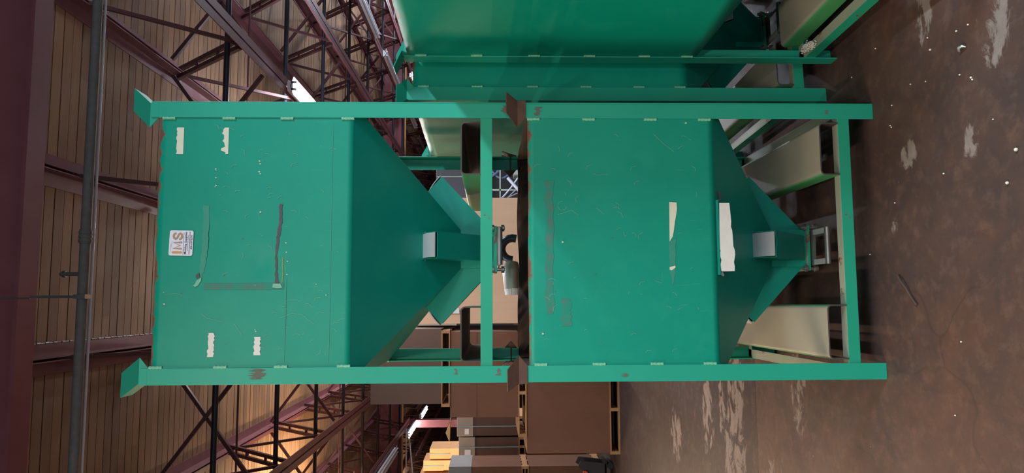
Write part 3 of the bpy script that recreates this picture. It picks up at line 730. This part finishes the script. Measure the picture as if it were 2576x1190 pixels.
# ------------------------------------------------------------ pallets and cartons
def pallet(x0, x1, y0, y1, z, label, h=.105, deck=5):
    t = thing('wooden_pallet', ((x0+x1)/2, (y0+y1)/2, z), label, 'pallet'); a = (x1-x0)/2; b = (y1-y0)/2
    for i in range(deck):
        c = -b+.045+(2*b-.09)*i/(deck-1)
        boxo('deck_board', (-a, c-.045, h-.016), (a, c+.045, h), PALLETW, t)
        if i in (0, deck//2, deck-1): boxo('bottom_board', (-a, c-.045, 0), (a, c+.045, .016), PALLETW, t)
    for s in (-a+.02, 0, a-.02): boxo('stringer', (s-.02, -b+.001, .016), (s+.02, b-.001, h-.016), PALLETW, t)
    return t
def carton(x0, x1, y0, y1, z0, z1, mat, label, lid=None, tape=False, straps=0, tag_paper=None, open_flaps=False, seam=False, name='cardboard_box'):
    t = thing(name, ((x0+x1)/2, (y0+y1)/2, z0), label, 'box'); a = (x1-x0)/2; b = (y1-y0)/2; h = z1-z0
    m = MB(); nx = 8; r = random.Random(int(abs(x0*1000)))       # slightly bulging walls
    ring = []
    for i in range(nx): ring.append((-a+2*a*i/nx, -b-.006*math.sin(math.pi*i/nx)))
    for i in range(nx): ring.append((a+.006*math.sin(math.pi*i/nx), -b+2*b*i/nx))
    for i in range(nx): ring.append((a-2*a*i/nx, b))
    for i in range(nx): ring.append((-a-.006*math.sin(math.pi*i/nx), b-2*b*i/nx))
    vs = []; nz = 6
    for j in range(nz+1):
        q = j/nz; g = math.sin(math.pi*q)*1.2
        for (x, y) in ring:
            ex = x-max(-a, min(a, x)); ey = y-max(-b, min(b, y)); vs.append((max(-a, min(a, x))+ex*g, max(-b, min(b, y))+ey*g, q*(h-.004)))
    N = len(ring); fs = [(j*N+i, j*N+(i+1) % N, (j+1)*N+(i+1) % N, (j+1)*N+i) for j in range(nz) for i in range(N)]
    fs += [tuple(range(N-1, -1, -1)), tuple(range(nz*N, nz*N+N))]
    m.quad_mesh(vs, fs); m.build('carton_body', mat, t)
    if lid: boxo('lid', (-a-.008, -b-.014, h-lid[0]), (a+.008, b+.008, h), lid[1], t, .004)
    else:
        boxo('top_flap', (-a+.002, -b, h-.005), (-.002, b, h), mat, t); boxo('top_flap', (.002, -b, h-.005), (a-.002, b, h), mat, t)
    if tape: boxo('tape', (-.03, -b-.009, h-.001), (.03, b, h+.001), PAPER, t)
    for k in range(straps):
        q = 0 if straps == 1 else -a*.5+a*k
        m = MB(); m.box((q-.006, -b-.017, 0), (q+.006, -b-.014, h+.002)); m.box((q-.006, -b-.017, h), (q+.006, b, h+.003)); m.build('strap', plain('blue_strap', C(120, 170, 196), .5), t)
    if tag_paper: xa, za, ww, hh = tag_paper; boxo('paper_label', (xa, -b-.0175, za), (xa+ww, -b-.0155, za+hh), WHITE, t)
    if seam: boxo('seam', (-a, -b-.0075, h*.61), (a, -b-.0055, h*.61+.006), CARD_DARK, t)
    return t
# three-high pallet stack left of the bins
pallet(-1.67, -.50, 6.516, 7.55, 0, 'floor pallet under the lowest brown bulk carton left of the bins', .132)
carton(-1.65, -.52, 6.53, 7.53, .133, 1.243, CARD, 'lowest brown bulk carton of the three-high pallet stack')
pallet(-1.43, -.28, 6.516, 7.55, 1.244, 'pallet between the lowest and middle brown cartons', .112)
carton(-1.17, -.04, 6.53, 7.53, 1.357, 2.262, CARD, 'middle brown bulk carton of the pallet stack, with a vertical seam', seam=True)
pallet(-1.03, -.02, 6.516, 7.55, 2.268, 'pallet under the topmost brown bulk carton', .115)
carton(-.99, -.0, 6.53, 7.53, 2.384, 3.32, CARD_DARK, 'topmost dark brown bulk carton of the pallet stack')
t = thing('cardboard_sheet', (-1.16, 6.62, 2.264), 'bent orange-lit cardboard flap sticking out between top and middle cartons', 'cardboard')
boxo('panel', (-.10, 0, 0), (.12, .5, .004), CARD_ORANGE, t)
m = MB(); m.prism([(-.10, 0, 0), (-.22, -.02, .06), (-.34, -.01, .01), (-.34, .3, .012), (-.22, .3, .064), (-.10, .3, .004)], (0, 0, .004)); m.build('bent_flap', CARD_ORANGE, t)
boxo('paper_label', (-.08, -.002, .0), (-.02, -.0005, .004), WHITE, t)
# tan bulk cartons behind the stacked bins
pallet(.13, 1.36, 3.6, 4.7, 0, 'pallet on the floor under the bright tan cartons', .12)
carton(.15, 1.34, 3.62, 4.68, .121, 1.25, CARD_TAN, 'lower bright tan bulk carton behind the stacked bins')
pallet(.13, 1.36, 3.64, 4.7, 1.251, 'pallet between the two bright tan cartons', .10)
carton(.15, 1.34, 3.62, 4.68, 1.352, 2.48, CARD_TAN, 'upper bright tan bulk carton seen through the gap between the stacked bins', tag_paper=(-.50, .66, .05, .16))
# cartons and dark goods between the tan cartons and the pallet stack
pallet(.02, .70, 7.0, 7.9, 0, 'pallet standing left behind the tan cartons', .12)
carton(.03, .66, 7.02, 7.85, .121, 1.40, CARD_DARK, 'dark carton low behind the tan cartons')
carton(.03, .64, 7.02, 7.85, 1.401, 2.20, plain('black_wrap', C(30, 30, 34), .35), 'black-wrapped carton seen in the slot between tan and brown cartons', tag_paper=(-.25, .30, .16, .2), name='wrapped_box')
carton(.03, .62, 7.02, 7.85, 2.204, 2.83, CARD_GREY, 'grey carton with white tape above the black-wrapped one', tape=True)
# grey strapped cartons far left
def far_stack(x0, x1, y0, y1, mid, mat_low, lab, top, pale_top_mat, pale_top_h, paper):  # lit tops and shaded bodies of the cartons put into the colours
    pallet(x0-.005, x1+.005, y0-.02, y1+.02, 0, 'floor pallet under '+lab[0], .12)
    carton(x0, x1, y0, y1, .121, 1.15, mat_low, 'lower dark carton under '+lab[0])
    pallet(x0-.005, x1+.005, y0-.02, y1+.02, 1.151, 'raised pallet under '+lab[0], .11)
    carton(x0, x1, y0, y1, 1.262, top, mat_low, lab[1], lid=(pale_top_h, pale_top_mat), straps=1, tag_paper=paper)
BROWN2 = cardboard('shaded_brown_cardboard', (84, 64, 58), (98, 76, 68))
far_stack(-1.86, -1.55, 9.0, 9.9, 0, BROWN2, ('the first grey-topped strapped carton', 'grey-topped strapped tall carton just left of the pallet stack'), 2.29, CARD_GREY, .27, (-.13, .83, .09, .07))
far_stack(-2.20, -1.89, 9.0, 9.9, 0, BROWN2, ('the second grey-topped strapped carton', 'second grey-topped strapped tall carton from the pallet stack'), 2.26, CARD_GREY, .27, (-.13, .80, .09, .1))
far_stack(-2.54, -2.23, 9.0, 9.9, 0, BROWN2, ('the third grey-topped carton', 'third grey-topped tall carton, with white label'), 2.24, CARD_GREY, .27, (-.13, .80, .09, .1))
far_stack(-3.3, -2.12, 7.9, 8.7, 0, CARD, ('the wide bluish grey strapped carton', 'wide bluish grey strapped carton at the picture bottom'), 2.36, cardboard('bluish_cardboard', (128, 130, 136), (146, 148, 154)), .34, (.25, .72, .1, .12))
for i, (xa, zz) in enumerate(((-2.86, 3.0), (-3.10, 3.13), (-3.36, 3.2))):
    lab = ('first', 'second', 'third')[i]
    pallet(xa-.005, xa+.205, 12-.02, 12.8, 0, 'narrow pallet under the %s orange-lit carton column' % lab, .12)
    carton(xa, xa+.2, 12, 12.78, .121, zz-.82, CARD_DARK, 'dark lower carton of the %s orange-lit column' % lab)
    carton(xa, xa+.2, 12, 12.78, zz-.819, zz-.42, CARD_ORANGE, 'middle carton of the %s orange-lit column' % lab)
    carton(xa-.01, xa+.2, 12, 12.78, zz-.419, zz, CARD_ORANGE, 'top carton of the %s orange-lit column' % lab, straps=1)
# crate with the duct elbow behind the lower bin
pallet(.30, .98, 1.55, 2.35, 0, 'pallet directly behind the lower stacked bin', .12)
carton(.31, .97, 1.56, 2.34, .121, 1.495, CARD, 'tall carton directly behind the lower stacked bin carrying the duct elbow')
t = thing('duct_elbow', (.62, 1.95, 1.5005), 'galvanised duct elbow with dark ring lying on a carton behind the lower bin', 'duct')
m = MB(); pts = [(.078*math.cos(a)+.10, .0, .060+.078*math.sin(a)) for a in [R(x) for x in range(-20, 181, 20)]]
m.tube(pts, .029, 16); m.build('elbow_ring', plain('dark_blue_steel', C(52, 56, 70), .3, .6), t)
m = MB(); m.tube([(.015, 0, .062), (-.03, 0, .070), (-.06, 0, .066), (-.13, 0, .064), (-.18, 0, .062)], [.040, .066, .068, .062, .058], 20); m.build('collar', STEEL, t)
m = MB(); m.tube([(-.062, 0, .066), (-.072, 0, .066)], .0655, 20); m.build('bead', STEEL, t)
for k in range(20):
    a = 2*math.pi*k/20; m = MB(); m.bar((-.178, .056*math.cos(a), .062+.056*math.sin(a)), (-.225, .052*math.cos(a), .062+.052*math.sin(a)), .012, .003, (0, math.cos(a), math.sin(a))); m.build('crimp_fin', ZINC, t)

# machine behind the right-hand post
t = thing('moulding_machine', (2.4, 5.4, 0), 'dark grey machine cabinet with hoses behind the right rear post', 'machine')
MDK = plain('machine_dark_grey', C(70, 66, 74), .5, .1, .15); MLT = plain('machine_pale_green', C(170, 182, 174), .5, 0, .08)
boxo('base_cabinet', (-1.02, -.6, 0), (1.0, .9, 1.36), MDK, t, .01)
boxo('hood', (-.98, -.45, 1.93), (1.0, .9, 2.34), MDK, t, .01); boxo('hood_seam', (-.62, -.454, 1.94), (-.612, -.45, 2.33), MLT, t)
boxo('back_panel', (-.98, .5, 1.36), (1.0, .9, 1.93), MDK, t)
boxo('frame_post', (-1.0, -.45, 1.36), (-.96, -.41, 1.93), MDK, t)
boxo('control_box', (-.60, -.5, 1.36), (-.46, -.2, 1.45), MLT, t, .005)
boxo('guard_frame', (-.76, -.35, 1.365), (-.74, -.33, 1.93), MLT, t); boxo('guard_frame', (-.95, -.35, 1.60), (-.5, -.33, 1.615), MLT, t)
HOSE = plain('white_hose', C(206, 210, 228), .35, 0, .05); BLUEH = plain('blue_hose', C(110, 128, 170), .3, 0, .1)
for k, (p0, p1, p2, mt, r) in enumerate((((-.9, -.38, 1.64), (-.80, -.40, 1.52), (-.62, -.42, 1.40), HOSE, .010), ((-.92, -.36, 1.60), (-.80, -.38, 1.47), (-.70, -.4, 1.37), HOSE, .006), ((-.95, -.3, 1.72), (-.85, -.34, 1.55), (-.78, -.36, 1.38), HOSE, .006),
        ((-.62, -.40, 1.52), (-.70, -.42, 1.45), (-.80, -.44, 1.37), HOSE, .020), ((-.50, -.3, 1.62), (-.62, -.4, 1.66), (-.60, -.3, 1.85), BLUEH, .015), ((-.55, -.3, 1.5), (-.68, -.35, 1.60), (-.52, -.3, 1.70), BLUEH, .012))):
    m = MB(); P0, P1, P2 = Vector(p0), Vector(p1), Vector(p2)
    m.tube([P0*(1-q)**2+P1*2*q*(1-q)+P2*q*q for q in [i/10 for i in range(11)]], r, 8); m.build('hose', mt, t)

# hand cart at the picture bottom
t = thing('hand_cart', (-2.08, 7.1, 0), 'black hand cart with one small red wheel at the picture bottom', 'cart')
m = MB(); m.prism([(-.16, 0, .10), (.16, 0, .10), (.20, 0, .46), (.12, 0, .50)], (0, .03, 0)); m.build('side_plate', DARK, t)
m = MB(); m.prism([(-.16, .3, .10), (.16, .3, .10), (.20, .3, .46), (.12, .3, .50)], (0, .03, 0)); m.build('side_plate', DARK, t)
boxo('deck', (-.2, 0, .09), (.2, .33, .12), BLACK, t)
for sx in (-.13, .13):
    m = MB(); m.tube([(sx, -.01, .045), (sx, .34, .045)], .045, 16); m.build('wheel', BLACK, t)
m = MB(); m.tube([(.04, -.045, .40), (.04, -.005, .40)], .035, 20); m.build('wheel', plain('red_plastic', C(214, 60, 44), .4), t)['label'] = 'small red wheel'

# pellets and litter
PEL = plain('pale_pellet', C(220, 212, 196), .5)
me = None
for i, (px_, py_, s_) in enumerate(((1.321, -.652, 1), (1.309, -.433, 1.2), (1.322, -.589, 1.1), (1.157, -.591, 1), (1.127, -.65, 1.2), (1.118, -.655, 1), (.815, -.466, 1), (.724, -.789, 1.6), (1.455, -.054, 1), (.751, -.136, 1), (1.393, .16, 1),
                               (1.362, -.42, .9), (1.168, -.154, .9), (1.076, -.142, 1), (1.085, -.134, 1), (.547, .082, .8), (.825, -.839, 1.8), (.951, -.742, .8), (.188, -.504, 1), (-.084, -.444, 1), (1.196, -.391, .8), (1.216, -.293, .9))):
    if me is None:
        m = MB(); sphere_mb(m, (0, 0, .003), .0036, 8, 5); o = m.build('plastic_pellet', PEL, None, (px_, py_, 0)); me = o.data
    else: o = link('plastic_pellet', me, None, (px_, py_, 0))
    o.scale = (s_, s_, s_); tag(o, 'tiny pale plastic pellet lying loose on the concrete floor', 'pellet', 'loose pellets on the floor')
m = MB(); m.tube([(.0, 0, .004), (.006, .008, .012), (.004, .02, .016), (-.004, .028, .010), (-.006, .034, .004)], [.002, .005, .006, .005, .002], 8)
tag(m.build('metal_curl', BOLT, None, (1.245, -.635, 0)), 'shiny curled metal shaving on the floor at the picture right', 'shaving')
m = MB(); m.tube([(.444, -.132, .006), (.42, -.16, .012), (.389, -.192, .010), (.35, -.222, .008), (.32, -.253, .006)], .005, 8)
tag(m.build('bent_rod', DARKRUST), 'short dark bent rod on the floor in front of the lower bin', 'rod')
m = MB(); rq = random.Random(3)
for i in range(230):
    u = rq.gauss(0, .035); v = rq.gauss(0, .012); hgt = max(0, .028-abs(u)*.35-abs(v)*.9)
    sphere_mb(m, (1.572+u*.15+v*.8, .235+u, .1685+rq.uniform(0, hgt)), .0042, 5, 3)
tag(m.build('pellet_heap', PEL), 'small heap of pale pellets on the base bar of the nearest tall bin', 'pellets')['kind'] = 'stuff'
